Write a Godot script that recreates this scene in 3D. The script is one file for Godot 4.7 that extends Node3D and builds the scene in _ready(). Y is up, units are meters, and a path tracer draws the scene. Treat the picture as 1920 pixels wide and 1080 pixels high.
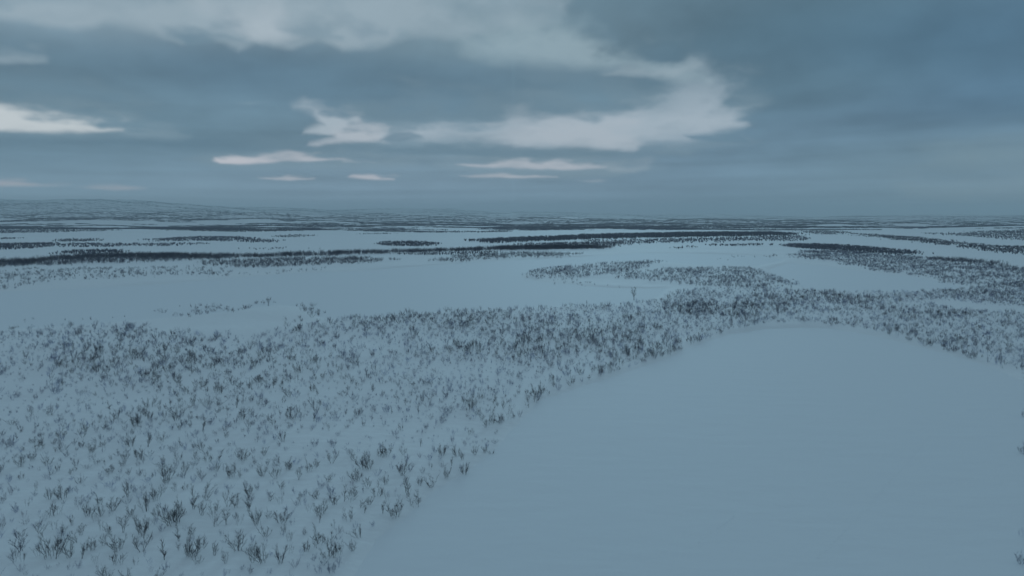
extends Node3D
# A frozen tundra seen from the air at dusk: snow, snowed-over lakes, bare shrubs, low birch woods, far fells.

const F := 1371.0            # focal length of the photograph in its own pixels (1920 wide)
const EYE_HEIGHT := 40.0
const HORIZON_ROW := 408.0
const PITCH := 0.09599       # atan((540 - HORIZON_ROW) / F)

var rng := RandomNumberGenerator.new()
var relief := FastNoiseLite.new()
var clump := FastNoiseLite.new()
var streak := FastNoiseLite.new()
var lakes: Array = []        # world polygons (x, z)
var lake_boxes: Array = []
var ridges: Array = []
var bark: Array = []
var copy_bark: StandardMaterial3D
var kinds: Array = []        # per kind: {stems: [Mesh], crown: Mesh, whole: Mesh}
var far_meshes: Array = []
var clump_meshes: Array = []

# ---------------------------------------------------------------- helpers

func ray(px: float, py: float) -> Vector3:
	var d := Vector3((px - 960.0) / F, -(py - 540.0) / F, -1.0)
	return Basis(Vector3.RIGHT, -PITCH) * d

func ground(px: float, py: float) -> Vector2:
	var d := ray(px, py)
	var t := EYE_HEIGHT / maxf(-d.y, 0.004)
	return Vector2(d.x * t, d.z * t)

func ground_poly(flat: Array) -> PackedVector2Array:
	var out := PackedVector2Array()
	for k in range(0, flat.size(), 2):
		out.append(ground(flat[k], flat[k + 1]))
	return out

func box_of(poly: PackedVector2Array) -> Rect2:
	var r := Rect2(poly[0], Vector2.ZERO)
	for p in poly:
		r = r.expand(p)
	return r

func edge_distance(poly: PackedVector2Array, p: Vector2) -> float:
	var best := 1e12
	var a := poly[poly.size() - 1]
	for b in poly:
		var ab := b - a
		var t := clampf((p - a).dot(ab) / maxf(ab.length_squared(), 1e-9), 0.0, 1.0)
		best = minf(best, (a + ab * t).distance_squared_to(p))
		a = b
	return sqrt(best) * (-1.0 if Geometry2D.is_point_in_polygon(p, poly) else 1.0)

func lake_distance(p: Vector2) -> float:
	var best := 60.0
	for k in lakes.size():
		if lake_boxes[k].has_point(p):
			best = minf(best, edge_distance(lakes[k], p))
	return best

func height(x: float, z: float) -> float:
	var d := sqrt(x * x + z * z)
	var h := relief.get_noise_2d(x * 4.0, z * 4.0) * 0.16 + relief.get_noise_2d(x * 0.7 + 900.0, z * 0.7) * 0.9 + 0.55
	if d < 900.0:
		h += relief.get_noise_2d(x * 14.0, z * 14.0 + 300.0) * 0.05
		var l := lake_distance(Vector2(x, z))
		h = -0.4 if l < -5.0 else lerpf(-0.4, maxf(h, 0.25), smoothstep(-5.0, 6.0, l))
	else:
		var far := smoothstep(1500.0, 6000.0, d)
		h += far * (relief.get_noise_2d(x * 0.12, z * 0.12 + 77.0) * 24.0 + relief.get_noise_2d(x * 0.35, z * 0.35) * 7.0)
		var top := 0.0
		for r in ridges:
			var q := Vector2((x - r[0]) / r[2], (z - r[1]) / r[3]).length_squared()
			if q < 9.0:
				top = maxf(top, r[4] * exp(-q))
		h += top
	return h

func mat(c: Color, rough: float) -> StandardMaterial3D:
	var m := StandardMaterial3D.new()
	m.albedo_color = c.linear_to_srgb()
	m.roughness = rough
	m.metallic_specular = 0.25
	return m

func tag(o: Node, label: String, category: String, group := "", kind := "") -> void:
	if label: o.set_meta("label", label)
	if category: o.set_meta("category", category)
	if group: o.set_meta("group", group)
	if kind: o.set_meta("kind", kind)

func mesh_node(called: String, m: Mesh, material: Material, parent: Node) -> MeshInstance3D:
	var o := MeshInstance3D.new()
	o.name = called
	o.mesh = m
	o.material_override = material
	parent.add_child(o, true)
	return o

# ---------------------------------------------------------------- shrubs

func tri(st: SurfaceTool, a: Vector3, b: Vector3, c: Vector3) -> void:
	st.add_vertex(a); st.add_vertex(b); st.add_vertex(c)

func tube(st: SurfaceTool, pts: Array, r0: float, r1: float) -> void:
	var rings: Array = []
	for k in pts.size():
		var ahead: Vector3 = (pts[mini(k + 1, pts.size() - 1)] - pts[maxi(k - 1, 0)]).normalized()
		var side := ahead.cross(Vector3(0.31, 0.2, 0.93)).normalized()
		var other := side.cross(ahead)
		var r := lerpf(r0, r1, float(k) / (pts.size() - 1))
		var ring: Array = []
		for s in 3:
			var a := TAU * s / 3.0
			ring.append(pts[k] + (side * cos(a) + other * sin(a)) * r)
		rings.append(ring)
	for k in pts.size() - 1:
		for s in 3:
			var n := (s + 1) % 3
			tri(st, rings[k][s], rings[k + 1][s], rings[k + 1][n])
			tri(st, rings[k][s], rings[k + 1][n], rings[k][n])

func blade(st: SurfaceTool, a: Vector3, b: Vector3, w: float) -> void:
	var along := (b - a).normalized()
	var s := along.cross(Vector3(0.4, 0.1, 0.9)).normalized() * w
	var t := along.cross(s).normalized() * w
	tri(st, a - s, b, a + s)
	tri(st, a - t, b, a + t)

func wild(r: float) -> Vector3:
	return Vector3(rng.randf_range(-r, r), rng.randf_range(-r, r), rng.randf_range(-r, r))

# one shrub one metre tall; returns its stems and its crown of twigs
func grow(n_stems: int, spread: float, foot: float, bend: float, branches: int, twigs: int, thick: float, lean: Vector3) -> Dictionary:
	var stems: Array = []
	var crown := SurfaceTool.new()
	crown.begin(Mesh.PRIMITIVE_TRIANGLES)
	var turn := rng.randf() * TAU
	for s in n_stems:
		var st := SurfaceTool.new()
		st.begin(Mesh.PRIMITIVE_TRIANGLES)
		var tall := 1.0 if s == 0 else rng.randf_range(0.35, 0.97)
		var phi := turn + TAU * (s + rng.randf_range(-0.8, 0.8)) / n_stems
		var out := Vector3(cos(phi), 0, sin(phi))
		var reach := spread * rng.randf_range(0.2, 1.35) * (0.35 if s == 0 and n_stems > 1 else 1.0)
		var root := out * foot * rng.randf_range(0.3, 1.0) + Vector3(0, -0.05, 0)
		var pts: Array = []
		for k in 6:
			var t := k / 5.0
			pts.append(root + out * reach * tall * pow(t, bend) + lean * t * t + Vector3.UP * (tall + 0.05) * t * 0.97 + (wild(0.034) if k > 0 else Vector3.ZERO))
		var r0 := thick * rng.randf_range(0.75, 1.2) * (0.6 + 0.4 * tall)
		tube(st, pts, r0, r0 * 0.28)
		for b in branches:
			var t := lerpf(0.2, 0.97, (b + rng.randf()) / branches)
			var k := mini(int(t * 5.0), 4)
			var from: Vector3 = pts[k].lerp(pts[k + 1], t * 5.0 - k)
			var ahead: Vector3 = (pts[k + 1] - pts[k]).normalized()
			var phi2 := rng.randf() * TAU
			var side := (Vector3(cos(phi2), 0.15, sin(phi2)) + out * 0.5).normalized()
			var length := rng.randf_range(0.18, 0.44) * (1.15 - 0.6 * t) * (0.6 + 0.4 * tall)
			var bp: Array = [from]
			var dir := (side * rng.randf_range(0.6, 1.0) + ahead * rng.randf_range(0.5, 0.9)).normalized()
			for q in 3:
				dir = (dir + Vector3.UP * 0.22 + wild(0.2)).normalized()
				bp.append(bp[q] + dir * length / 3.0)
			tube(st, bp, r0 * 0.45 * (1.1 - t * 0.5), r0 * 0.12)
			for w in twigs:
				var u := rng.randf_range(0.15, 1.0) * 3.0
				var i := mini(int(u), 2)
				var at: Vector3 = bp[i].lerp(bp[i + 1], u - i)
				var go: Vector3 = ((bp[i + 1] - bp[i]).normalized() * 0.9 + Vector3.UP * 0.35 + wild(0.75)).normalized()
				blade(crown, at, at + go * rng.randf_range(0.08, 0.22), 0.0029)
		for w in twigs + 2:
			var u := rng.randf_range(0.55, 1.0) * 5.0
			var i := mini(int(u), 4)
			var at: Vector3 = pts[i].lerp(pts[i + 1], u - i)
			blade(crown, at, at + ((pts[i + 1] - pts[i]).normalized() + Vector3.UP * 0.3 + wild(0.6)).normalized() * rng.randf_range(0.08, 0.16), 0.0029)
		st.generate_normals()
		stems.append(st.commit())
	crown.generate_normals()
	var twig_mesh := crown.commit()
	var all := SurfaceTool.new()
	for m in stems:
		all.append_from(m, 0, Transform3D.IDENTITY)
	all.append_from(twig_mesh, 0, Transform3D.IDENTITY)
	return {"stems": stems, "crown": twig_mesh, "whole": all.commit()}

# a far bush: upright slender blades fanning from one foot, one metre tall
func far_bush(st: SurfaceTool, at: Vector3, h: float, n: int, fan: float, w: float) -> void:
	for k in n:
		var a := rng.randf() * TAU
		var o := Vector3(cos(a), 0, sin(a))
		var tip := at + o * fan * h * rng.randf_range(0.3, 1.0) + Vector3.UP * h * rng.randf_range(0.6, 1.0)
		var mid := at.lerp(tip, 0.5) + Vector3(0, 0.06 * h, 0)
		var s := Vector3(-o.z, 0, o.x).rotated(Vector3.UP, rng.randf_range(-1.2, 1.2)) * w * h
		var f := at - Vector3(0, 0.06 * h, 0)
		tri(st, f - s * 0.35, mid - s, mid + s)
		tri(st, f - s * 0.35, mid + s, f + s * 0.35)
		tri(st, mid - s, tip, mid + s)

func make_shrubs() -> void:
	rng.seed = 4711
	#             stems spread foot bend branch twigs thick lean
	var specs := [
		[7, 0.46, 0.14, 1.15, 7, 8, 0.0105, Vector3.ZERO],          # wide fan
		[6, 0.20, 0.24, 1.3, 6, 8, 0.0095, Vector3.ZERO],           # upright bundle
		[4, 0.40, 0.10, 1.1, 8, 8, 0.012, Vector3.ZERO],            # open fork
		[2, 0.14, 0.04, 1.2, 12, 9, 0.013, Vector3(0.06, 0, 0)],    # single little tree
		[9, 0.85, 0.22, 0.9, 5, 7, 0.011, Vector3.ZERO],            # low and wide
		[4, 0.26, 0.22, 1.3, 5, 6, 0.007, Vector3.ZERO],            # thin wisps
		[5, 0.30, 0.16, 1.2, 6, 8, 0.0105, Vector3(0.38, 0, 0.1)],  # leaning
		[10, 0.36, 0.28, 1.2, 7, 8, 0.0105, Vector3.ZERO],          # dense broom
	]
	for again in 3:
		for s in specs:
			kinds.append(grow(s[0], s[1], s[2], s[3], s[4], s[5], s[6], s[7]))
	for k in 5:
		var st := SurfaceTool.new()
		st.begin(Mesh.PRIMITIVE_TRIANGLES)
		far_bush(st, Vector3.ZERO, 1.0, 13, 0.42, 0.030)
		st.generate_normals()
		far_meshes.append(st.commit())
	for k in 4:
		var st := SurfaceTool.new()
		st.begin(Mesh.PRIMITIVE_TRIANGLES)
		for n in 26:
			far_bush(st, Vector3(rng.randf_range(-13, 13), rng.randf_range(-0.3, 0.1), rng.randf_range(-8, 8)), rng.randf_range(2.2, 4.2), 5, 0.3, 0.075)
		st.generate_normals()
		clump_meshes.append(st.commit())

# ---------------------------------------------------------------- masses of plants

func add_copy(buf: PackedFloat32Array, x: float, y: float, z: float, h: float, wide: float, turn: float, c: Color) -> void:
	var b := Basis(Vector3(rng.randf_range(-1, 1), 0, rng.randf_range(-1, 1)).normalized(), absf(rng.randfn()) * 0.13) * Basis(Vector3.UP, turn)
	b = b * Basis.from_scale(Vector3(h * wide, h, h * wide))
	buf.append_array([b.x.x, b.y.x, b.z.x, x, b.x.y, b.y.y, b.z.y, y, b.x.z, b.y.z, b.z.z, z, c.r, c.g, c.b, 1.0])

func mass(called: String, part: String, bufs: Array, meshes: Array, label: String, category: String) -> void:
	var top := Node3D.new()
	top.name = called
	add_child(top, true)
	tag(top, label, category, "", "stuff")
	for k in bufs.size():
		if bufs[k].is_empty():
			continue
		var mm := MultiMesh.new()
		mm.transform_format = MultiMesh.TRANSFORM_3D
		mm.use_colors = true
		mm.mesh = meshes[k]
		mm.instance_count = bufs[k].size() / 16
		mm.buffer = bufs[k]
		var o := MultiMeshInstance3D.new()
		o.name = part
		o.multimesh = mm
		o.material_override = copy_bark
		o.set_meta("kind", "stuff")
		top.add_child(o, true)

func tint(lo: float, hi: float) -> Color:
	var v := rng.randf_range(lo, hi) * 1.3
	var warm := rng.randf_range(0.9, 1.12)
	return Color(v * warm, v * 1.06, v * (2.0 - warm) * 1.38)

# jittered grid of points over a world polygon
func scatter(poly: PackedVector2Array, spacing: float, keep: float, clumping: float, holes: Array = [], fuzz := 0.0) -> Array:
	var out: Array = []
	var r := box_of(poly)
	var nx := int(ceil(r.size.x / spacing))
	var nz := int(ceil(r.size.y / spacing))
	for i in nx:
		for j in nz:
			var p := r.position + Vector2(i + rng.randf(), j + rng.randf()) * spacing
			var spread := p.length() * fuzz
			var t := p + Vector2(rng.randfn() * 0.6 + clump.get_noise_2d(p.x * 0.5, p.y * 0.5) * 2.0, rng.randfn() + clump.get_noise_2d(p.y * 0.5, p.x * 0.5) * 3.0) * spread
			if not Geometry2D.is_point_in_polygon(t, poly):
				continue
			var n := clump.get_noise_2d(p.x, p.y) * clumping
			if rng.randf() > keep * (1.0 + n):
				continue
			var hit := false
			for h in holes:
				if Geometry2D.is_point_in_polygon(p, h):
					hit = true
					break
			if not hit:
				out.append(p)
	return out

# ---------------------------------------------------------------- sky

func angles(px: float, py: float) -> Vector2:
	var d := ray(px, py)
	return Vector2(atan2(d.x, -d.z), atan2(d.y, Vector2(d.x, d.z).length())) * F

func lin(r: float, g: float, b: float) -> Color:
	return Color(r / 255.0, g / 255.0, b / 255.0).srgb_to_linear()

func make_sky() -> Sky:
	# broad colours of the cloud deck: pixel, sRGB, reach
	var tones: Array = []
	for t in [
		[60, 120, 98, 124, 140], [250, 120, 87, 114, 132], [450, 130, 84, 111, 130], [650, 150, 89, 115, 132], [850, 160, 90, 117, 135], [1080, 170, 101, 127, 143],
		[150, 190, 101, 127, 143], [350, 240, 98, 126, 143], [560, 240, 103, 129, 146], [100, 290, 100, 127, 144], [300, 320, 107, 133, 150], [120, 365, 124, 148, 164],
		[400, 365, 122, 145, 162], [700, 360, 120, 143, 161], [950, 360, 118, 142, 160], [750, 300, 110, 134, 150], [1150, 370, 116, 140, 158], [1000, 295, 112, 134, 148],
		[1300, 320, 107, 133, 152], [1500, 370, 112, 138, 156], [1450, 260, 99, 126, 145], [1350, 110, 84, 111, 128], [1500, 60, 79, 108, 125], [1500, 170, 86, 114, 131], [1700, 80, 77, 107, 127],
		[1880, 60, 76, 107, 130], [1880, 180, 81, 113, 137], [1700, 230, 93, 121, 142], [1650, 310, 105, 133, 150], [1860, 300, 111, 136, 151], [1850, 370, 116, 139, 154],
		[1680, 380, 115, 141, 157], [450, 25, 128, 150, 163], [150, 30, 128, 149, 162], [800, 60, 112, 136, 150], [1000, 60, 118, 142, 155], [1180, 40, 90, 117, 133],
	]:
		var a := angles(t[0], t[1])
		tones.append([a.x, a.y, lin(t[2], t[3], t[4]) * (1.0 if t[1] < 340 else 1.12)])
	# breaks in the deck through which the paler high sky shows: outline, softness, sRGB, strength
	var breaks: Array = []
	for b in [
		[[640, 230, 800, 205, 1000, 200, 1200, 190, 1300, 140, 1400, 190, 1400, 250, 1280, 285, 1000, 290, 700, 290], 30.0, 118, 140, 155, 0.55],
		[[-60, 185, 120, 200, 260, 235, 330, 256, 200, 262, -60, 262], 20.0, 122, 144, 158, 0.5],
		[[360, 300, 480, 284, 660, 290, 780, 308, 660, 316, 420, 314], 12.0, 122, 144, 158, 0.5],
		[[820, 305, 1000, 292, 1160, 300, 1250, 318, 1100, 330, 900, 328], 12.0, 122, 143, 157, 0.5],
		[[-70, 180, 0, 196, 30, 205, 60, 216, 120, 222, 180, 232, 224, 241, 170, 246, 60, 249, 0, 248, -70, 250], 7.0, 178, 187, 193, 1.0],
		[[400, 297, 450, 293, 530, 291, 600, 297, 648, 302, 560, 305, 480, 307, 420, 307], 4.0, 178, 181, 190, 1.0],
		[[645, 301, 712, 305, 640, 307], 3.0, 150, 162, 174, 0.7],
		[[482, 333, 530, 330, 582, 334, 530, 337], 2.5, 165, 171, 181, 0.9],
		[[648, 331, 690, 328, 748, 334, 745, 337, 690, 335], 3.0, 170, 174, 184, 0.95],
		[[860, 329, 940, 326, 1042, 331, 960, 334, 880, 333], 3.0, 163, 170, 180, 0.9],
		[[1075, 337, 1110, 336, 1142, 338, 1110, 340], 2.0, 140, 154, 168, 0.7],
		[[858, 309, 910, 306, 960, 301, 1030, 301, 1080, 308, 1130, 315, 1060, 318, 960, 317, 880, 314], 4.0, 160, 168, 179, 1.0],
		[[1130, 312, 1180, 316, 1222, 302, 1225, 318, 1190, 324, 1140, 320], 8.0, 135, 151, 164, 0.75],
		[[556, 205, 575, 194, 600, 196, 615, 208, 660, 223, 640, 240, 610, 250, 560, 250, 600, 232, 590, 216], 7.0, 152, 166, 178, 0.95],
		[[575, 270, 620, 262, 620, 246, 660, 234, 715, 245, 720, 262, 640, 268, 590, 276], 7.0, 160, 170, 181, 0.95],
		[[740, 248, 790, 232, 870, 240, 960, 228, 1060, 222, 1150, 214, 1230, 208, 1280, 190, 1345, 178, 1342, 205, 1365, 222, 1398, 231, 1310, 260, 1295, 268, 1215, 276, 1195, 288, 1150, 282, 1060, 274, 960, 273, 890, 264, 800, 262, 720, 266, 715, 255], 11.0, 149, 164, 177, 0.95],
		[[890, 262, 980, 232, 1180, 235, 1200, 282, 1150, 280, 1000, 273], 14.0, 160, 170, 181, 0.6],
		[[1240, 190, 1300, 150, 1345, 175, 1345, 210, 1290, 215], 20.0, 138, 155, 169, 0.7],
		[[-120, 0, 800, -40, 1060, 0, 1040, 40, 960, 50, 870, 70, 760, 62, 700, 82, 640, 92, 590, 78, 545, 95, 470, 82, 440, 98, 380, 68, 330, 74, 280, 52, 200, 44, 150, 58, 80, 50, 0, 36], 12.0, 143, 160, 172, 0.66],
		[[380, 20, 520, 15, 540, 70, 480, 78, 430, 60], 16.0, 158, 171, 182, 0.7],
		[[870, 75, 1000, 40, 1080, 45, 1110, 95, 1180, 108, 1260, 118, 1320, 160, 1260, 150, 1150, 128, 1040, 122, 930, 116, 870, 100], 16.0, 133, 154, 166, 0.8],
		[[1130, 140, 1210, 130, 1290, 134, 1250, 148, 1160, 145], 8.0, 140, 157, 169, 0.7],
		[[-80, 103, 40, 101, 72, 110, 40, 117, -80, 114], 8.0, 135, 153, 166, 0.7],
		[[450, 192, 480, 188, 515, 192, 480, 197], 6.0, 118, 141, 157, 0.7],
		[[-90, 340, 40, 338, 82, 344, 130, 347, 40, 350, -90, 352], 4.0, 160, 164, 174, 0.8],
		[[148, 349, 200, 349, 274, 354, 200, 357], 3.0, 155, 161, 172, 0.8],
		[[225, 245, 300, 248, 350, 258, 290, 262, 240, 256], 8.0, 120, 142, 157, 0.6],
		[[1690, 345, 1800, 335, 1940, 330, 1940, 372, 1800, 378, 1700, 366], 16.0, 118, 139, 151, 0.55],
		[[1740, 300, 1800, 276, 1940, 262, 1940, 318, 1840, 312], 22.0, 111, 135, 149, 0.55],
	]:
		var pts := PackedVector2Array()
		for k in range(0, b[0].size(), 2):
			pts.append(angles(b[0][k], b[0][k + 1]))
		breaks.append([pts, b[1], lin(b[2] * 1.08, b[3] * 1.07, b[4] * 1.055), b[5], box_of(pts).grow(b[1] * 5.0 + 24.0), box_of(pts)])
	# dark puffs in front of the breaks
	var puffs: Array = []
	for b in [
		[[712, 262, 735, 248, 775, 244, 800, 258, 770, 266, 740, 268], 6.0, 106, 131, 148, 0.85],
		[[395, 50, 425, 38, 440, 52, 415, 60], 8.0, 118, 141, 156, 0.7],
		[[310, 58, 350, 45, 400, 55, 450, 78, 400, 72, 340, 80], 10.0, 100, 127, 144, 0.8],
		[[520, 50, 590, 45, 640, 70, 600, 75, 540, 70], 12.0, 115, 139, 154, 0.7],
		[[640, 40, 690, 35, 720, 60, 680, 70], 12.0, 118, 141, 156, 0.6],
		[[-60, 254, 200, 254, 420, 266, 620, 284, 420, 282, 100, 272, -60, 270], 8.0, 92, 119, 137, 0.6],
		[[640, 276, 860, 270, 1040, 280, 1210, 290, 1050, 296, 860, 290, 700, 288], 6.0, 98, 124, 141, 0.7],
		[[620, 214, 760, 220, 900, 226, 1060, 214, 1180, 200, 1080, 196, 800, 200], 12.0, 98, 124, 140, 0.6],
		[[1290, 250, 1340, 247, 1400, 235, 1400, 262, 1300, 264], 6.0, 100, 128, 147, 0.8],
		[[960, 122, 1060, 124, 1150, 132, 1120, 145, 1000, 150], 8.0, 103, 128, 144, 0.7],
		[[1000, 20, 1130, 20, 1150, 80, 1080, 50], 25.0, 100, 127, 143, 0.6],
		[[1740, 320, 1860, 322, 1920, 330, 1860, 338, 1740, 334], 7.0, 106, 132, 148, 0.6],
	]:
		var pts := PackedVector2Array()
		for k in range(0, b[0].size(), 2):
			pts.append(angles(b[0][k], b[0][k + 1]))
		puffs.append([pts, b[1], lin(b[2], b[3], b[4]), b[5], box_of(pts).grow(b[1] * 5.0 + 24.0), box_of(pts)])
	var layers := breaks + puffs
	var puff := FastNoiseLite.new()
	puff.seed = 12
	puff.noise_type = FastNoiseLite.TYPE_SIMPLEX_SMOOTH
	puff.frequency = 0.004
	puff.fractal_octaves = 5
	var w := 4096
	var h := 2048
	# the whole dome, coarse
	var cw := 512
	var ch := 256
	var coarse := Image.create_empty(cw, ch, false, Image.FORMAT_RGBAF)
	var deck := lin(104, 130, 147)
	var bright := lin(128, 152, 168)
	for j in ch:
		var el := (0.5 - (j + 0.5) / ch) * PI
		if el < -0.03:
			for i in cw:
				coarse.set_pixel(i, j, deck)
			continue
		for i in cw:
			var az := wrapf((i + 0.5) / cw * TAU, -PI, PI)
			var p := Vector2(az, el) * F
			# cloud noise on a sphere, stretched sideways towards the horizon
			var q := Vector3(sin(az) * cos(el), sin(el) * 2.2, -cos(az) * cos(el)) * 900.0
			var n := clampf(puff.get_noise_3d(q.x, q.y, q.z) * 1.6 + 0.42, 0.0, 1.0)
			var c := deck.lerp(bright, n * n * smoothstep(0.05, 0.5, el) + 0.12)
			var sum := 0.06
			c = c * sum
			for t in tones:
				var dx: float = (p.x - t[0]) / 185.0
				var dy: float = (p.y - t[1]) / 46.0
				var g := dx * dx + dy * dy
				if g < 12.0:
					g = exp(-g)
					sum += g
					c += t[2] * g
			c = c / sum
			c.a = 1.0
			coarse.set_pixel(i, j, c)
	var img: Image = coarse.duplicate()
	img.resize(w, h, Image.INTERPOLATE_CUBIC)
	# the part with the broken clouds in the west, in full resolution
	var reach := 0.70
	var half := int(reach / TAU * w)
	var j0 := int((0.5 - 0.34 / PI) * h)
	var j1 := int((0.5 + 0.005) * h)
	for j in range(j0, j1):
		var el := (0.5 - (j + 0.5) / h) * PI
		for k in range(-half, half):
			var az := (k + 0.5) / w * TAU
			var i := posmod(k, w)
			var c := img.get_pixel(i, j)
			var x := az * F
			var y := el * F
			var flat := clampf(y / 150.0, 0.25, 1.0)      # clouds are seen flatter towards the horizon
			var v := 260.0 * log(1.0 + maxf(y, 0.0) / 60.0)
			var n1 := puff.get_noise_2d(x * 1.0, v * 2.4)
			var n2 := puff.get_noise_2d(x * 1.0 + 700.0, v * 2.4 + 300.0)
			var n3 := puff.get_noise_2d(x * 0.5 - 500.0, v * 1.6)
			var n4 := puff.get_noise_2d(x * 2.6 + 90.0, v * 7.0)
			var p := Vector2(x + n1 * 22.0 + n4 * 12.0, y + n2 * 11.0 * flat * flat + n4 * 7.0 * flat)
			var n5 := puff.get_noise_2d(x * 0.22 + 40.0, v * 4.5 - x * 0.1)      # layers of stratus seen edge on
			var tone := 1.0 + (n3 * 0.16 + n1 * 0.14 + n4 * 0.05) * smoothstep(-10.0, 110.0, y) + n5 * 0.17 * smoothstep(4.0, 40.0, y) * smoothstep(330.0, 120.0, y)
			c = Color(c.r * tone, c.g * tone, c.b * tone)
			for b in layers:
				if b[4].has_point(p):
					var d := edge_distance(b[0], p)
					# ragged above, cut off clean below where the next bank of cloud stands in front
					var soft: float = b[1] * lerpf(0.6, 2.2 if b[1] > 6.0 else 1.2, clampf((p.y - b[5].position.y) / b[5].size.y, 0.0, 1.0))
					var m: float = smoothstep(soft, -soft, d + (n1 * 0.8 + n4 * 0.8) * soft) * b[3]
					if m > 0.0:
						c = c.lerp(b[2], m * clampf(0.97 + n2 * 0.7 + n4 * 0.3, 0.0, 1.0))
			c.a = 1.0
			img.set_pixel(i, j, c)
	var sky := Sky.new()
	var sm := PanoramaSkyMaterial.new()
	sm.panorama = ImageTexture.create_from_image(img)
	sky.sky_material = sm
	return sky

# ---------------------------------------------------------------- ground

func make_ground() -> void:
	var snow := mat(Color(0.77, 0.775, 0.785), 0.85)
	var grain := FastNoiseLite.new()
	grain.seed = 5
	grain.frequency = 0.012
	grain.fractal_octaves = 5
	var drift := NoiseTexture2D.new()
	drift.noise = grain
	drift.width = 512
	drift.height = 512
	drift.seamless = true
	drift.normalize = true
	snow.uv1_triplanar = true
	snow.uv1_world_triplanar = true
	snow.uv1_scale = Vector3(0.03, 0.03, 0.055)
	snow.heightmap_enabled = true
	snow.heightmap_texture = drift
	snow.heightmap_scale = 8.0
	var lake_snow: StandardMaterial3D = snow.duplicate()
	lake_snow.albedo_color = Color(0.74, 0.755, 0.775).linear_to_srgb()
	lake_snow.uv1_scale = Vector3(0.012, 0.012, 0.03)
	lake_snow.heightmap_scale = 3.5

	var turns: Array = []
	for k in 361:
		turns.append(deg_to_rad(-52.0 + 104.0 * k / 360.0))
	for k in range(1, 40):
		turns.append(deg_to_rad(52.0 + 256.0 * k / 40.0))
	var n := turns.size()
	var rings := 620
	var verts := PackedVector3Array()
	var idx := PackedInt32Array()
	for j in rings:
		var r := 3.0 * pow(14500.0 / 3.0, float(j) / (rings - 1))
		for a in turns:
			var x: float = sin(a) * r
			var z: float = -cos(a) * r
			verts.append(Vector3(x, height(x, z), z))
	verts.append(Vector3(0, height(0, 0), 0))
	for j in rings - 1:
		for k in n:
			var a := j * n + k
			var b := j * n + (k + 1) % n
			idx.append_array([a, a + n, b + n, a, b + n, b])
	for k in n:
		idx.append_array([verts.size() - 1, k, (k + 1) % n])
	var normals := PackedVector3Array()
	normals.resize(verts.size())
	for k in range(0, idx.size(), 3):
		var c := (verts[idx[k + 2]] - verts[idx[k]]).cross(verts[idx[k + 1]] - verts[idx[k]])
		if c.y < 0: c = -c
		for q in 3:
			normals[idx[k + q]] += c
	for k in normals.size():
		normals[k] = normals[k].normalized()
	var arrays := []
	arrays.resize(Mesh.ARRAY_MAX)
	arrays[Mesh.ARRAY_VERTEX] = verts
	arrays[Mesh.ARRAY_NORMAL] = normals
	arrays[Mesh.ARRAY_INDEX] = idx
	var m := ArrayMesh.new()
	m.add_surface_from_arrays(Mesh.PRIMITIVE_TRIANGLES, arrays)
	var o := mesh_node("snow_ground", m, snow, self)
	tag(o, "snow covered tundra ground rolling out to the far fells", "ground", "", "structure")
	var words := ["wide smooth snowed-over frozen lake bounded by bare shrubs", "frozen snowed-over river channel winding past the shrub peninsula", "small frozen snowed-over lake below the dark shrub slope"]
	for k in lakes.size():
		var grown := Geometry2D.offset_polygon(lakes[k], 3.0)
		var st := SurfaceTool.new()
		st.begin(Mesh.PRIMITIVE_TRIANGLES)
		for poly in grown:
			var t := Geometry2D.triangulate_polygon(poly)
			for q in t:
				st.set_normal(Vector3.UP)
				st.add_vertex(Vector3(poly[q].x, 0.0, poly[q].y))
		var l := mesh_node("frozen_lake" if k != 1 else "frozen_river", st.commit(), lake_snow, self)
		tag(l, words[k], "lake" if k != 1 else "river", "", "structure")

# ---------------------------------------------------------------- scene

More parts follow.
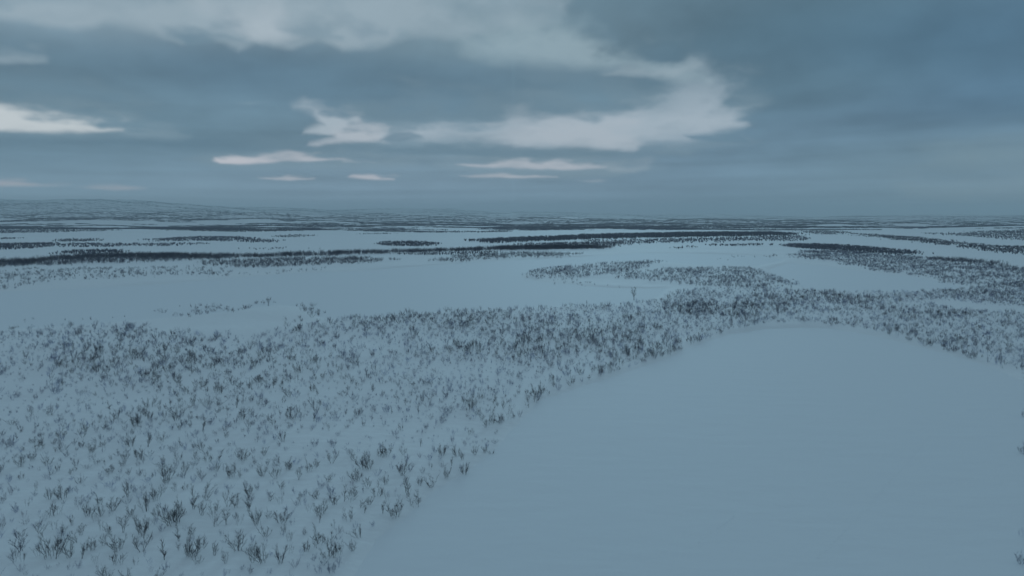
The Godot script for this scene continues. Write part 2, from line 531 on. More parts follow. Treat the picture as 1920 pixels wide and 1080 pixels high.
func _ready() -> void:
	# camera
	var cam := Camera3D.new()
	cam.name = "camera"
	cam.position = Vector3(0, EYE_HEIGHT, 0)
	cam.rotation.x = -PITCH
	cam.fov = rad_to_deg(2.0 * atan(540.0 / F))
	cam.near = 0.5
	cam.far = 60000.0
	add_child(cam)
	cam.current = true
	# sky, haze, exposure
	var we := WorldEnvironment.new()
	we.name = "world"
	var e := Environment.new()
	e.background_mode = Environment.BG_SKY
	e.sky = make_sky()
	e.background_energy_multiplier = 1.08
	e.tonemap_mode = Environment.TONE_MAPPER_LINEAR
	e.tonemap_exposure = 1.03
	e.sdfgi_enabled = true
	e.ssao_enabled = true
	e.ssil_enabled = true
	e.fog_enabled = true
	e.fog_density = 0.000088
	e.fog_light_color = Color(0.94, 0.98, 1.0)
	we.environment = e
	add_child(we)
	# the low sun behind the overcast
	var sun := DirectionalLight3D.new()
	sun.name = "sun"
	sun.light_energy = 0.5
	sun.light_angular_distance = 20.0
	sun.light_color = Color(0.72, 0.92, 1.0)
	sun.shadow_enabled = true
	sun.rotation = Vector3(deg_to_rad(-6.5), deg_to_rad(172.0), 0)
	add_child(sun)
	print("sky ", Time.get_ticks_msec())

	relief.seed = 3
	relief.noise_type = FastNoiseLite.TYPE_SIMPLEX_SMOOTH
	relief.frequency = 0.01
	relief.fractal_octaves = 3
	clump.seed = 21
	clump.noise_type = FastNoiseLite.TYPE_SIMPLEX_SMOOTH
	clump.frequency = 0.03
	clump.fractal_octaves = 3
	streak.seed = 8
	streak.noise_type = FastNoiseLite.TYPE_SIMPLEX_SMOOTH
	streak.frequency = 0.0011
	streak.fractal_octaves = 4
	copy_bark = mat(Color.WHITE, 0.9)
	copy_bark.vertex_color_use_as_albedo = true
	for c in [Color(0.078, 0.086, 0.10), Color(0.125, 0.132, 0.148), Color(0.20, 0.21, 0.225)]:
		bark.append(mat(c, 0.9))

	# frozen water
	for l in [
		[560, 1250, 640, 1090, 662, 1058, 700, 1008, 762, 968, 812, 924, 880, 886, 935, 838, 985, 785, 1022, 752, 1100, 722, 1180, 698, 1255, 672, 1310, 648, 1370, 628, 1430, 617, 1500, 614, 1560, 616, 1640, 630, 1720, 652, 1800, 673, 1870, 696, 1922, 718, 1936, 800, 1932, 900, 1928, 1000, 1918, 1050, 1905, 1090, 1800, 1300, 1300, 1500, 800, 1500],
		[-300, 560, 0, 548, 130, 542, 300, 533, 450, 520, 560, 512, 660, 509, 750, 502, 850, 494, 950, 488, 1090, 481, 1200, 474, 1330, 476, 1440, 480, 1470, 488, 1420, 499, 1300, 497, 1220, 488, 1120, 494, 1050, 500, 1005, 507, 976, 518, 1000, 527, 1080, 534, 1150, 540, 1215, 541, 1250, 540, 1236, 556, 1180, 570, 1080, 572, 980, 577, 850, 584, 740, 590, 640, 598, 600, 596, 560, 575, 520, 572, 400, 588, 250, 600, 100, 612, -300, 640],
		[1440, 505, 1480, 493, 1540, 498, 1640, 512, 1700, 518, 1770, 530, 1800, 540, 1700, 545, 1600, 545, 1520, 543, 1475, 532, 1445, 518],
	]:
		lakes.append(ground_poly(l))
		lake_boxes.append(box_of(lakes[-1]).grow(12.0))
	# far ridges: pixel column, crest row, distance, half length and half depth in metres
	for r in [[180, 380, 10500, 2300, 2200], [-100, 380, 11500, 3000, 2400], [480, 390, 11000, 1800, 1800], [760, 392, 12000, 2600, 2200], [980, 398, 12500, 2600, 2000], [1300, 404, 12500, 2600, 1500], [1750, 405, 11000, 2400, 1500],
		[150, 409, 4600, 1500, 700], [320, 400, 6300, 1900, 900], [650, 404, 6600, 2200, 900], [1330, 413, 4700, 900, 500], [1990, 424, 3300, 600, 350], [1000, 410, 5200, 1600, 500]]:
		var g: Vector3 = ray(r[0], HORIZON_ROW)
		g = Vector3(g.x, 0, g.z).normalized() * r[2]
		ridges.append([g.x, g.z, r[3], r[4], maxf(EYE_HEIGHT + (HORIZON_ROW - r[1]) / F * r[2], 4.0)])
	make_ground()
	print("ground ", Time.get_ticks_msec())
	make_shrubs()
	print("shrub meshes ", Time.get_ticks_msec())
	plant_near()
	print("near ", Time.get_ticks_msec())
	plant_far()
	print("far ", Time.get_ticks_msec())
	tracks([1290, 1034, 1330, 1000, 1384, 964], "short dotted line of animal tracks on the frozen lake")
	tracks([1534, 1046, 1575, 1007, 1650, 925, 1699, 872, 1744, 816], "long dotted line of animal tracks slanting over the frozen lake")

# prints pressed through the crust: low broken lumps of trodden snow, the shade of the hollows put into their greyer colour
func tracks(way: Array, label: String) -> void:
	rng.seed = way[0]
	var st := SurfaceTool.new()
	st.begin(Mesh.PRIMITIVE_TRIANGLES)
	var pts := ground_poly(way)
	for k in pts.size() - 1:
		var n := int(pts[k].distance_to(pts[k + 1]) / 0.85)
		for q in n:
			var c := pts[k].lerp(pts[k + 1], (q + rng.randf_range(-0.2, 0.2)) / n) + Vector2(rng.randfn(), rng.randfn()) * 0.14
			var w := rng.randf_range(0.1, 0.2)
			var tip := Vector3(c.x + rng.randf_range(-0.05, 0.05), rng.randf_range(0.01, 0.035), c.y)
			var prev := Vector3.ZERO
			for s in 7:
				var a := TAU * s / 6.0
				var e := Vector3(c.x + cos(a) * w, -0.01, c.y + sin(a) * w * 1.7)
				if s > 0: tri(st, prev, e, tip)
				prev = e
	st.generate_normals()
	var o := mesh_node("animal_track", st.commit(), mat(Color(0.66, 0.68, 0.70), 0.9), self)
	tag(o, label, "tracks", "", "stuff")

func size_word(h: float) -> String:
	return "tall " if h > 2.0 else ("small " if h < 1.25 else "")

func plant_near() -> void:
	rng.seed = 99
	# shrubs placed one by one: pixel of the foot, height in pixels, kind
	var placed := [
		4, 944, 17, 6, 92, 937, 17, 0, 114, 936, 23, 7, 68, 921, 16, 5, 150, 906, 14, 4, 187, 946, 19, 1, 166, 967, 19, 7, 190, 967, 20, 0, 212, 958, 24, 0, 206, 968, 12, 5,
		98, 967, 25, 1, 110, 964, 16, 5, 81, 977, 13, 5, 44, 969, 13, 5, 155, 955, 24, 5, 246, 968, 18, 0, 240, 932, 28, 2, 275, 959, 30, 3, 136, 984, 17, 6, 75, 1000, 23, 2,
		101, 993, 17, 5, 3, 993, 18, 6, 231, 999, 28, 3, 269, 1002, 28, 7, 190, 995, 20, 5, 204, 1002, 19, 1, 31, 1009, 18, 3, 38, 1035, 32, 2, 98, 1045, 42, 7, 115, 1033, 28, 6,
		151, 1004, 20, 2, 142, 1018, 18, 6, 130, 1045, 27, 0, 165, 1032, 20, 6, 175, 1032, 21, 1, 154, 1048, 24, 3, 194, 1023, 20, 2, 220, 1032, 27, 7, 265, 1035, 32, 2, 71, 1044, 20, 5,
		27, 1054, 22, 2, 220, 1058, 27, 1, 181, 1057, 16, 5, 44, 1052, 22, 5, 274, 958, 27, 5, 292, 938, 24, 7, 329, 921, 17, 2, 347, 919, 14, 1, 363, 955, 38, 3, 388, 925, 20, 6,
		323, 983, 40, 7, 331, 979, 36, 6, 346, 965, 12, 1, 378, 966, 24, 2, 402, 961, 21, 1, 404, 987, 22, 6, 428, 950, 28, 2, 442, 952, 26, 2, 424, 984, 27, 3, 445, 984, 22, 5,
		467, 959, 34, 3, 482, 984, 27, 0, 467, 927, 18, 7, 483, 919, 14, 0, 505, 940, 18, 6, 525, 946, 16, 5, 528, 918, 16, 0, 528, 980, 25, 7, 498, 1007, 20, 4, 335, 1015, 26, 3,
		359, 1004, 20, 1, 348, 996, 12, 5, 308, 1050, 33, 3, 353, 1044, 27, 1, 362, 1042, 35, 7, 335, 1032, 14, 2, 381, 1029, 20, 2, 402, 1042, 22, 2, 446, 1033, 35, 0, 492, 1054, 35, 0,
		526, 1057, 33, 0, 544, 1038, 16, 5, 424, 1057, 22, 6, 474, 1056, 16, 2, 544, 1014, 18, 5, 415, 1004, 14, 5, 367, 1044, 11, 5, 273, 995, 20, 1, 543, 880, 20, 1, 580, 884, 23, 1,
		593, 876, 15, 0, 560, 900, 22, 3, 622, 869, 24, 2, 616, 904, 15, 0, 667, 902, 24, 7, 660, 862, 18, 2, 682, 878, 28, 7, 693, 880, 22, 0, 642, 904, 12, 5, 593, 936, 18, 0,
		562, 940, 15, 2, 627, 947, 24, 0, 653, 940, 30, 1, 689, 916, 22, 2, 709, 931, 27, 1, 722, 909, 18, 0, 678, 953, 17, 6, 693, 947, 17, 0, 596, 967, 24, 2, 604, 964, 18, 0,
		580, 962, 15, 5, 656, 976, 24, 1, 644, 976, 14, 5, 718, 962, 22, 3, 740, 969, 30, 7, 753, 891, 28, 0, 764, 929, 34, 2, 780, 949, 28, 1, 793, 889, 14, 2, 809, 913, 21, 4,
		836, 896, 22, 0, 809, 880, 16, 5, 847, 873, 16, 3, 871, 889, 19, 7, 856, 856, 24, 1, 829, 853, 20, 7, 824, 864, 14, 5, 867, 862, 20, 1, 891, 853, 18, 0, 909, 849, 15, 0,
		922, 851, 9, 4, 756, 853, 16, 2, 722, 856, 24, 7, 711, 856, 18, 1, 596, 1023, 36, 1, 624, 1044, 42, 2, 612, 1044, 20, 4, 573, 1033, 19, 7, 566, 1042, 14, 5, 662, 1033, 19, 0, 673, 1007, 21, 4,
		571, 1004, 13, 0, 547, 984, 14, 5, 544, 1016, 16, 5, 740, 927, 13, 5, 729, 927, 10, 5, 638, 1038, 26, 6,
		39, 876, 20, 0, 88, 872, 16, 4, 171, 849, 16, 7, 72, 846, 18, 1, 115, 820, 14, 7, 263, 860, 20, 7, 245, 836, 18, 7, 220, 855, 14, 6, 155, 820, 16, 2, 254, 800, 20, 7, 220, 785, 16, 2, 188, 787, 14, 1,
		313, 900, 28, 7, 345, 886, 16, 0, 432, 895, 24, 7, 450, 896, 16, 2, 378, 843, 16, 0, 392, 866, 18, 1, 411, 864, 20, 3, 455, 862, 20, 7, 495, 854, 16, 0, 492, 893, 22, 0, 516, 898, 20, 2, 540, 880, 22, 1,
		335, 863, 16, 1, 365, 858, 16, 6, 277, 838, 24, 3, 301, 829, 18, 1, 424, 821, 14, 1, 380, 806, 22, 3, 453, 786, 18, 7, 467, 803, 18, 2, 444, 765, 22, 3, 512, 798, 16, 1, 530, 828, 20, 0, 363, 760, 20, 2, 388, 763, 12, 4,
		1919, 782, 12, 1, 1919, 852, 20, 0, 1919, 1006, 16, 5, 1912, 1057, 22, 0,
	]
	var list: Array = []     # x, z, height, kind, turn, shade, share of the picture
	for k in range(0, placed.size(), 4):
		var g := ground(placed[k], placed[k + 1])
		var y := maxf(height(g.x, g.y), 0.0)
		g = g * ((EYE_HEIGHT - y) / EYE_HEIGHT)
		var d := sqrt(g.length_squared() + 1600.0)
		var h: float = placed[k + 2] * d / F
		var dark: int = 0 if placed[k + 3] in [7, 4, 1] or placed[k + 2] > 26 else 1
		if placed[k + 3] == 5: dark = 2
		list.append([g.x, g.y, h, placed[k + 3], rng.randf() * TAU, dark, h / d])
	var taken: Array = []
	for s in list:
		taken.append(Vector2(s[0], s[1]))
	# the rest of the near shrubland
	var near_poly := ground_poly([-200, 1200, 560, 1200, 640, 1085, 662, 1052, 700, 1000, 760, 960, 808, 918, 876, 880, 930, 832, 982, 778, 1020, 746, 1100, 716, 1180, 692, 1252, 666, 1308, 642, 1370, 622, 1430, 611, 1500, 608, 1560, 610, 1640, 624, 1720, 646, 1800, 667, 1870, 690, 1922, 712, 1945, 800, 1940, 1000, 1930, 1100, 2300, 1100, 2300, 600, 1920, 530, 1850, 538, 1800, 545, 1700, 549, 1600, 549, 1520, 547, 1460, 542, 1400, 541, 1320, 542, 1262, 549, 1240, 562, 1180, 573, 1080, 576, 980, 581, 850, 588, 740, 594, 660, 600, 600, 604, 530, 622, 480, 632, 400, 630, 310, 628, 270, 610, 130, 612, 0, 628, -200, 640])
	var hand := ground_poly([-10, 1100, 640, 1100, 700, 1000, 800, 930, 940, 845, 700, 845, 540, 870, 540, 905, -10, 905])
	var hand2 := ground_poly([0, 905, 540, 905, 540, 745, 340, 745, 340, 800, 0, 820])
	var clearing := ground_poly([1735, 566, 1790, 568, 1840, 574, 1930, 580, 1930, 590, 1860, 586, 1800, 582, 1750, 574])
	var points := scatter(near_poly, 1.75, 0.82, 0.9, [clearing])
	for p in points:
		var d: float = p.length()
		var in_hand := Geometry2D.is_point_in_polygon(p, hand)
		if in_hand and rng.randf() < 0.35: continue
		var in_hand2 := not in_hand and Geometry2D.is_point_in_polygon(p, hand2)
		if in_hand2 and rng.randf() < 0.2: continue
		var close := false
		if in_hand or in_hand2:
			for t in taken:
				if t.distance_squared_to(p) < 2.6:
					close = true
					break
		if close: continue
		var shore := lake_distance(p)
		var u := rng.randf()
		var patch := clump.get_noise_2d(p.x * 0.45 + 400.0, p.y * 0.45)
		var h := lerpf(0.65, 2.2, u * u * u) + patch * 0.6
		var dark := 2
		if rng.randf() < 0.3 + patch * 0.8: dark = 1
		if rng.randf() < 0.1 + patch * 0.5: dark = 0
		if shore < 9.0 and shore > -1.0 and d > 130.0:
			if rng.randf() < 0.5: continue
			h = rng.randf_range(0.9, 2.3)
			dark = rng.randi_range(0, 2)
		if p.x < -10.0 and d < 190.0: h *= 0.78
		if p.x < -25.0 and d > 165.0:
			if rng.randf() < 0.36: continue
			h *= 1.1
		if in_hand:
			h = rng.randf_range(0.5, 1.35)
			dark = 2
		elif in_hand2: h = rng.randf_range(0.6, 1.4)
		var kind: int = [0, 0, 1, 1, 2, 3, 4, 5, 5, 6, 7, 7][rng.randi_range(0, 11)]
		if h < 1.0: kind = [5, 5, 0, 1, 4][rng.randi_range(0, 4)]
		h = maxf(h, 0.45)
		list.append([p.x, p.y, h, kind, rng.randf() * TAU, dark, h / sqrt(d * d + 1600.0)])
	# dense groups of larger bushes seen in the shrubland
	for c in [[962, 795, 40, 4], [1190, 655, 60, 12], [1200, 630, 50, 10], [1300, 575, 80, 40], [1420, 570, 90, 50], [880, 660, 60, 14], [230, 650, 110, 9], [130, 680, 120, 8], [330, 655, 70, 5], [1540, 608, 50, 10], [1680, 610, 80, 16], [700, 615, 90, 22], [590, 620, 60, 18], [1250, 660, 50, 6]]:
		for k in c[3]:
			var p := ground(c[0] + rng.randfn() * c[2] * 0.5, c[1] + rng.randfn() * c[2] * 0.14)
			if lake_distance(p) < 1.0: continue
			var h := rng.randf_range(1.4, 2.7)
			list.append([p.x, p.y, h, [0, 1, 7, 6, 2][rng.randi_range(0, 4)], rng.randf() * TAU, rng.randi_range(0, 1), h / sqrt(p.length_squared() + 1600.0)])
	# the three hundred that show largest are things of their own
	var order: Array = []
	var half_width := 960.0 / F
	for k in list.size():
		var s = list[k]
		if absf(s[0]) < -s[1] * half_width * 0.995 and Vector2(s[0], s[1]).length() > 84.0:
			order.append([s[6], k])
	order.sort_custom(func(a, b): return a[0] > b[0])
	var single := {}
	for k in mini(300, order.size()):
		single[order[k][1]] = true
	var looks := ["shrub with spreading stems", "shrub with upright stems", "wide-forking shrub", "feathery birch sapling", "low splayed shrub", "wispy thin shrub", "shrub with leaning stems", "dense many-stemmed shrub"]
	var short := ["spreading shrub", "upright shrub", "forked shrub", "birch sapling", "splayed shrub", "wispy shrub", "leaning shrub", "dense shrub"]
	var names := ["fan_shrub", "upright_shrub", "forked_shrub", "birch_sapling", "spreading_shrub", "wispy_shrub", "leaning_shrub", "dense_shrub"]
	var shades := ["near-black", "dark grey", "pale grey"]
	var protos := {}
	var count := {}
	var bufs: Array = []
	for k in kinds.size(): bufs.append(PackedFloat32Array())
	for k in list.size():
		var s = list[k]
		var y := height(s[0], s[1])
		if single.has(k):
			var form: int = s[3] + 8 * (k % 3)
			var key: int = form * 3 + s[5]
			if not protos.has(key):
				var t := Node3D.new()
				for m in kinds[form].stems:
					mesh_node("stem", m, bark[s[5]], t)
				mesh_node("crown", kinds[form].crown, bark[s[5]], t)
				protos[key] = t
			var o: Node3D = protos[key].duplicate()
			count[s[3]] = count.get(s[3], 0) + 1
			o.name = names[s[3]] if count[s[3]] == 1 else "%s_%03d" % [names[s[3]], count[s[3]] - 1]
			add_child(o)
			o.position = Vector3(s[0], y, s[1])
			o.rotation = Vector3(rng.randfn() * 0.09, s[4], rng.randfn() * 0.09)
			o.scale = Vector3(rng.randf_range(0.9, 1.25), 1.0, rng.randf_range(0.9, 1.25)) * s[2]
			var at := Vector2(s[0], s[1])
			var near_d := 3.6
			var beside := "standing apart"
			for q in single:
				var t = list[q]
				var dd := at.distance_to(Vector2(t[0], t[1]))
				if q != k and dd < near_d:
					near_d = dd
					beside = ("beside a %s%s" % [size_word(t[2]), short[t[3]]]).replace("a upright", "an upright")
			var place := "by the lake edge" if lake_distance(at) < 7.0 else "in open snow"
			var words := "%s%s %s %s, %s" % [size_word(s[2]), shades[s[5]], looks[s[3]], beside, place]
			tag(o, words, "tree" if s[3] == 3 else "shrub", "%s %s" % [short[s[3]], place])
		else:
			var c := tint(0.05, 0.08) if s[5] == 0 else (tint(0.09, 0.16) if s[5] == 1 else tint(0.16, 0.3))
			add_copy(bufs[s[3] + 8 * (k % 3)], s[0], y, s[1], s[2], rng.randf_range(0.8, 1.35), s[4], c)
	for t in protos.values(): t.free()
	var whole: Array = []
	for k in kinds: whole.append(k.whole)
	mass("shrubland", "shrub_cover", bufs, whole, "thin bare shrub cover over the snow round the frozen lake", "shrubland")
	# the lone birch on the river snow
	var g := ground(1189, 563)
	var tree := Node3D.new()
	tree.name = "lone_birch"
	add_child(tree)
	for m in kinds[11].stems: mesh_node("trunk", m, bark[0], tree)
	mesh_node("crown", kinds[11].crown, bark[0], tree)
	tree.position = Vector3(g.x, maxf(height(g.x, g.y), 0.0), g.y)
	tree.scale = Vector3(6.4, 6.2, 6.4)
	tree.rotation.y = 1.0
	tag(tree, "lone tall birch standing apart on the snowed-over river", "tree")

func plant_far() -> void:
	rng.seed = 1234
	# outline in pixels, spacing, keep, clumping, height range, darkness range, name, label
	var woods := [
		[[978, 518, 1010, 507, 1060, 502, 1140, 496, 1185, 493, 1240, 489, 1215, 500, 1180, 512, 1130, 519, 1080, 524, 1010, 523], 2.0, 0.42, 1.2, 0.9, 2.3, 0.07, 0.17, "peninsula_scrub", "pointed tongue of scrub jutting into the frozen river", "scrub"],
		[[1000, 522, 1080, 527, 1170, 536, 1180, 540, 1090, 535, 1020, 529], 4.0, 0.35, 1.4, 0.9, 2.0, 0.06, 0.12, "shore_scrub", "thin scatter of bushes along the tongue's near shore", "scrub"],
		[[1145, 521, 1200, 512, 1260, 505, 1320, 503, 1400, 503, 1430, 512, 1450, 518, 1470, 526, 1490, 536, 1440, 541, 1340, 540, 1290, 535, 1230, 530, 1170, 525], 2.0, 0.42, 1.2, 0.9, 2.3, 0.07, 0.17, "headland_scrub", "bushy headland of scrub between river and small frozen lake", "scrub"],
		[[1478, 482, 1520, 470, 1600, 472, 1680, 480, 1760, 486, 1850, 492, 1880, 502, 1930, 508, 1990, 512, 2000, 545, 1920, 533, 1850, 538, 1800, 537, 1760, 526, 1700, 514, 1640, 509, 1590, 497, 1540, 489], 2.0, 0.42, 1.2, 0.9, 2.3, 0.07, 0.17, "slope_scrub", "broad slope of dark scrub behind the small frozen lake", "scrub"],
		[[1465, 461, 1520, 458, 1590, 462, 1660, 467, 1720, 477, 1690, 480, 1600, 472, 1520, 468, 1480, 464], 2.5, 0.5, 0.7, 1.8, 3.2, 0.055, 0.09, "ridge_wood", "dark crest of low wood on top of the scrub slope", "wood"],
		[[1700, 488, 1790, 486, 1850, 491, 1885, 503, 1930, 507, 1930, 511, 1860, 500, 1790, 492], 2.6, 0.45, 0.9, 2.2, 3.6, 0.055, 0.09, "crest_wood", "dark curved edge of wood dropping to the frozen flats", "wood"],
		[[1460, 480, 1400, 484, 1340, 488, 1300, 489, 1390, 481, 1450, 477], 5.0, 0.4, 1.0, 1.2, 2.4, 0.05, 0.09, "bush_row", "row of scattered bushes trailing from the scrub slope's tip", "scrub"],
		[[1600, 438, 1660, 442, 1720, 446, 1780, 454, 1850, 461, 1960, 466, 1960, 480, 1880, 477, 1800, 464, 1720, 454, 1650, 446], 4.0, 0.5, 0.7, 1.8, 3.2, 0.045, 0.07, "flat_wood", "thin dark line of wood slanting across the right flats", "wood"],
		[[870, 453, 960, 448, 1050, 444, 1120, 441, 1250, 438, 1350, 436, 1430, 436, 1480, 438, 1500, 441, 1360, 444, 1250, 446, 1150, 448, 1060, 451, 960, 455, 930, 457], 5.5, 0.7, 0.5, 3.6, 5.4, 0.05, 0.08, "dark_wood", "long near-black wood stretching across the middle of the plain", "wood"],
		[[1090, 452, 1200, 450, 1290, 448, 1360, 447, 1500, 443, 1515, 448, 1500, 452, 1400, 453, 1300, 456, 1200, 458, 1100, 456], 6.0, 0.45, 0.9, 2.5, 4.0, 0.055, 0.1, "speckled_wood", "speckled lighter wood below the near-black wood", "wood"],
		[[1320, 460, 1440, 459, 1446, 460, 1380, 462], 4.5, 0.7, 0.6, 2.2, 3.6, 0.045, 0.07, "strip_wood", "short straight strip of wood alone on the plain", "wood"],
		[[1240, 468, 1290, 464, 1310, 463, 1290, 466], 4.0, 0.5, 0.6, 2.0, 3.0, 0.04, 0.07, "bush_strip", "small strip of bushes on the snow right of centre", "scrub"],
		[[960, 461, 1010, 458, 1060, 456, 1130, 456, 1200, 457, 1150, 462, 1080, 462, 1000, 464], 4.5, 0.45, 0.9, 2.4, 4.0, 0.055, 0.09, "upper_wood", "ragged upper belt of wood above the river's far bank", "wood"],
		[[-60, 492, 40, 494, 110, 485, 180, 481, 300, 480, 420, 481, 500, 482, 560, 478, 640, 476, 750, 473, 850, 471, 950, 467, 1050, 464, 1150, 465, 1130, 468, 1050, 469, 960, 470, 860, 473, 750, 476, 640, 480, 560, 483, 440, 485, 380, 490, 200, 495, 120, 498, 40, 503, -60, 508], 3.4, 0.5, 1.0, 2.6, 4.6, 0.06, 0.1, "bank_wood", "long dark wood along the river's far bank", "wood"],
		[[-60, 490, 40, 493, 110, 484, 180, 480, 300, 479, 420, 480, 500, 481, 560, 477, 640, 475, 750, 472, 850, 470, 950, 466, 1050, 462, 1150, 464, 1100, 467, 950, 470, 850, 473, 750, 475, 640, 478, 560, 480, 500, 484, 420, 485, 300, 486, 180, 486, 110, 490, 40, 498, -60, 497], 3.2, 0.62, 0.7, 2.8, 4.6, 0.055, 0.085, "bank_crest_wood", "near-black crest of the wood on the river's far bank", "wood"],
		[[-60, 426, 60, 427, 130, 428, 205, 430, 215, 434, 100, 437, -60, 439], 9.0, 0.6, 0.8, 2.6, 4.2, 0.045, 0.08, "west_wood", "broad speckled wood at the foot of the left fells", "wood"],
		[[265, 431, 330, 429, 420, 429, 500, 431, 600, 429, 620, 431, 510, 435, 440, 436, 360, 434], 8.0, 0.7, 0.7, 2.8, 4.2, 0.042, 0.07, "spur_wood", "dark spur of wood before the left fells", "wood"],
		[[640, 432, 720, 432, 790, 434, 900, 435, 960, 431, 940, 436, 800, 437, 700, 435], 8.0, 0.7, 0.7, 2.6, 4.0, 0.042, 0.07, "line_wood", "thin dark line of wood across the far plain", "wood"],
		[[670, 439, 720, 438, 752, 438, 700, 440], 7.0, 0.7, 0.6, 2.4, 3.6, 0.045, 0.07, "dash_wood", "short dark dash of wood on far snow flats", "wood"],
		[[930, 430, 1000, 427, 1100, 426, 1200, 424, 1330, 424, 1480, 427, 1500, 430, 1350, 430, 1200, 429, 1080, 430, 1000, 433], 10.0, 0.6, 1.0, 2.8, 4.2, 0.045, 0.075, "plain_wood", "ragged wood behind the long near-black wood", "wood"],
		[[1500, 433, 1560, 433, 1595, 437, 1560, 441, 1530, 440], 7.0, 0.55, 0.8, 2.2, 3.6, 0.05, 0.085, "patch_wood", "pale patch of wood past the near-black wood's end", "wood"],
		[[1720, 438, 1780, 439, 1860, 434, 1960, 429, 1960, 456, 1870, 448, 1800, 443], 7.0, 0.5, 0.9, 2.2, 3.6, 0.05, 0.09, "knoll_scrub", "grey knoll of scrub rising on the far right", "scrub"],
		[[380, 492, 470, 488, 600, 487, 700, 483, 660, 492, 600, 501, 520, 503, 450, 503, 390, 499], 2.8, 0.45, 0.7, 1.8, 3.4, 0.055, 0.1, "fringe_scrub", "scrub fringe thinning out before the long dark wood", "scrub"],
		[[640, 489, 690, 487, 750, 489, 700, 494, 640, 499], 3.0, 0.55, 0.9, 1.8, 3.0, 0.045, 0.08, "tail_scrub", "tapering tail of scrub on the far river bank", "scrub"],
		[[800, 490, 850, 484, 900, 478, 980, 474, 1090, 477, 1060, 482, 980, 483, 900, 488, 850, 493], 2.8, 0.45, 0.8, 1.6, 3.2, 0.055, 0.1, "point_scrub", "scrub point narrowing into the open river snow", "scrub"],
		[[730, 478, 900, 474, 940, 473, 900, 478, 780, 480], 3.0, 0.6, 0.5, 1.6, 3.0, 0.05, 0.08, "band_scrub", "light band of scrub just before the dark wood's middle", "scrub"],
		[[-60, 512, 60, 506, 200, 504, 330, 502, 400, 503, 450, 511, 380, 518, 250, 522, 120, 530, 40, 540, -60, 548], 3.4, 0.42, 1.3, 1.0, 2.4, 0.05, 0.13, "meadow_scrub", "sparse bushes dotted over the far left river bank", "scrub"],
		[[320, 522, 400, 517, 470, 514, 540, 507, 640, 505, 560, 511, 480, 517, 400, 522], 4.2, 0.4, 1.3, 1.2, 2.4, 0.05, 0.1, "edge_scrub", "loose row of bushes on the edge of the river snow", "scrub"],
		[[245, 592, 290, 578, 360, 573, 440, 568, 530, 562, 520, 570, 430, 592, 380, 596, 330, 590], 3.0, 0.34, 1.6, 1.0, 2.4, 0.05, 0.12, "islet_scrub", "loose patch of bushes on the near left river bank", "scrub"],
		[[-30, 612, 60, 600, 160, 590, 245, 585, 250, 595, 130, 608, 0, 622], 4.5, 0.3, 1.5, 0.9, 1.9, 0.06, 0.12, "bank_scrub", "few bushes scattered along the left river bank", "scrub"],
		[[552, 578, 562, 573, 585, 584, 612, 594, 606, 600, 575, 590], 2.4, 0.6, 0.6, 1.2, 2.4, 0.05, 0.09, "spit_scrub", "short line of bushes on a spit in the river snow", "scrub"],
		[[105, 475, 140, 471, 180, 470, 245, 474, 200, 478, 140, 478], 3.2, 0.45, 0.9, 2.2, 3.6, 0.055, 0.09, "island_wood", "lens shaped island wood behind the long dark wood", "wood"],
		[[-60, 458, 60, 457, 130, 457, 110, 462, 60, 467, -60, 472], 4.0, 0.45, 0.9, 2.4, 3.8, 0.055, 0.09, "left_wood", "block of dark wood on the left flats", "wood"],
		[[130, 458, 210, 459, 320, 458, 395, 459, 300, 462, 200, 464, 120, 464], 4.2, 0.45, 0.9, 2.2, 3.4, 0.055, 0.09, "belt_wood", "broken belt of wood trailing over the left flats", "wood"],
		[[115, 453, 140, 449, 170, 450, 178, 453, 140, 454], 4.5, 0.6, 0.5, 2.2, 3.6, 0.045, 0.07, "knoll_wood", "small knoll of wood on the left flats", "wood"],
		[[-60, 447, 0, 447, 35, 448, 0, 450, -60, 450], 5.0, 0.7, 0.5, 2.2, 3.6, 0.045, 0.07, "tip_wood", "thin dark spit of wood entering the left flats", "wood"],
		[[280, 450, 340, 446, 420, 444, 470, 448, 525, 455, 480, 456, 420, 453, 300, 453], 5.0, 0.45, 0.9, 2.4, 4.0, 0.055, 0.09, "isle_wood", "dark elongated island of wood on the far left flats", "wood"],
		[[505, 444, 560, 441, 585, 443, 540, 446], 7.0, 0.6, 0.8, 2.4, 3.6, 0.035, 0.06, "tuft_wood", "small ragged tuft of wood on the far flats", "wood"],
		[[440, 467, 520, 466, 600, 469, 500, 469], 5.0, 0.35, 1.2, 1.8, 2.8, 0.05, 0.08, "dotted_scrub", "faint dotted line of bushes on the far left snow", "scrub"],
		[[700, 458, 740, 455, 785, 454, 822, 458, 812, 462, 760, 463, 725, 462], 3.8, 0.45, 0.9, 2.6, 4.0, 0.055, 0.09, "oval_wood", "oval island of dark wood in the middle of the plain", "wood"],
		[[1000, 458, 1060, 457, 1030, 460], 6.0, 0.4, 0.6, 2.0, 3.0, 0.04, 0.06, "speck_scrub", "speckle of bushes near the middle wood", "scrub"],
	]
	var labels := {}
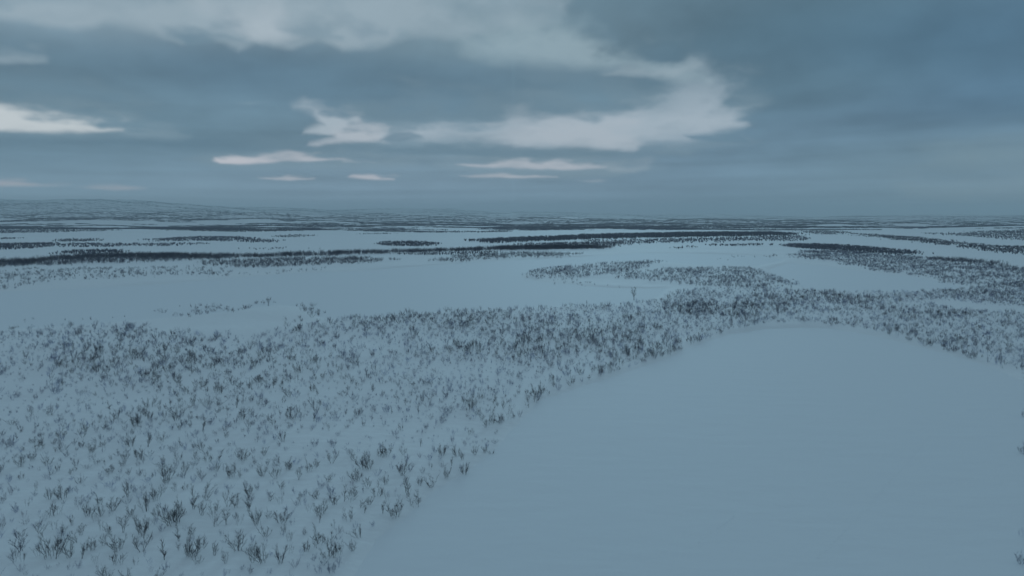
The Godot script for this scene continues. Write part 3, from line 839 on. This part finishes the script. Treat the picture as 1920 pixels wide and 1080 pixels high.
	for w in woods:
		var poly := ground_poly(w[0])
		var bufs: Array = []
		var near: bool = poly[0].length() < 700.0
		near = box_of(poly).end.y > -720.0
		var meshes: Array = []
		if near:
			for k in kinds: meshes.append(k.whole)
		else:
			meshes = far_meshes
		for k in meshes.size(): bufs.append(PackedFloat32Array())
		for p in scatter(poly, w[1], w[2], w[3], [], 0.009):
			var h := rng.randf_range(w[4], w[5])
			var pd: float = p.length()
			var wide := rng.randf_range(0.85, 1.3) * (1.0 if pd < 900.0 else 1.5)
			add_copy(bufs[rng.randi_range(0, meshes.size() - 1)], p.x, height(p.x, p.y), p.y, h, wide, rng.randf() * TAU, tint(w[6] * 1.25, w[7] * 1.25))  # even lift of the bark tone: some distance haze put into the colour
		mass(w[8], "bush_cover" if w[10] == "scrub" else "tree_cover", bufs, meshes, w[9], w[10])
	# woods on the far plain and fells
	var bufs: Array = []
	for k in clump_meshes.size(): bufs.append(PackedFloat32Array())
	var n := 0
	for j in 330:
		var r := 2350.0 * pow(13000.0 / 2350.0, j / 330.0)
		var step := r * 0.0052
		var side := r * 0.74
		var gap := maxf(24.0, r * 0.0029)
		var x := -side
		while x < side:
			x += gap
			var px := x + rng.randf_range(-0.5, 0.5) * gap
			var pz := -r + rng.randf_range(-3.0, 3.0) * step
			var v := streak.get_noise_2d(px * 0.55, pz * 1.6) + streak.get_noise_2d(px * 1.8 + 5000.0, pz * 5.0) * 0.7
			var lim := lerpf(0.06, -0.24, smoothstep(2400.0, 4200.0, r))
			var a := px / r
			if a < -0.2: lim -= 0.10 * smoothstep(3000.0, 4500.0, r)
			if absf(a - 0.27) < 0.17 and r > 3600.0 and r < 6000.0: lim -= 0.3
			if r > 7500.0: lim += 0.22 * smoothstep(7500.0, 9500.0, r)
			if v < lim + rng.randf_range(-0.07, 0.07):
				continue
			var s := rng.randf_range(0.8, 1.15)
			var big := gap / 24.0
			var turn := rng.randf_range(-0.3, 0.3)
			var c := tint(0.085, 0.13)  # bark painted lighter here, carrying part of the far haze in its colour
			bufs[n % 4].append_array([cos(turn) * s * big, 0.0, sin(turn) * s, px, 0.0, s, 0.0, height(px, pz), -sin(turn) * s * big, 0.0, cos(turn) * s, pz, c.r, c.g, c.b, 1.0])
			n += 1
	print("far clumps ", n)
	mass("fell_wood", "tree_cover", bufs, clump_meshes, "streaks of low birch wood over the distant plain and fells", "wood")
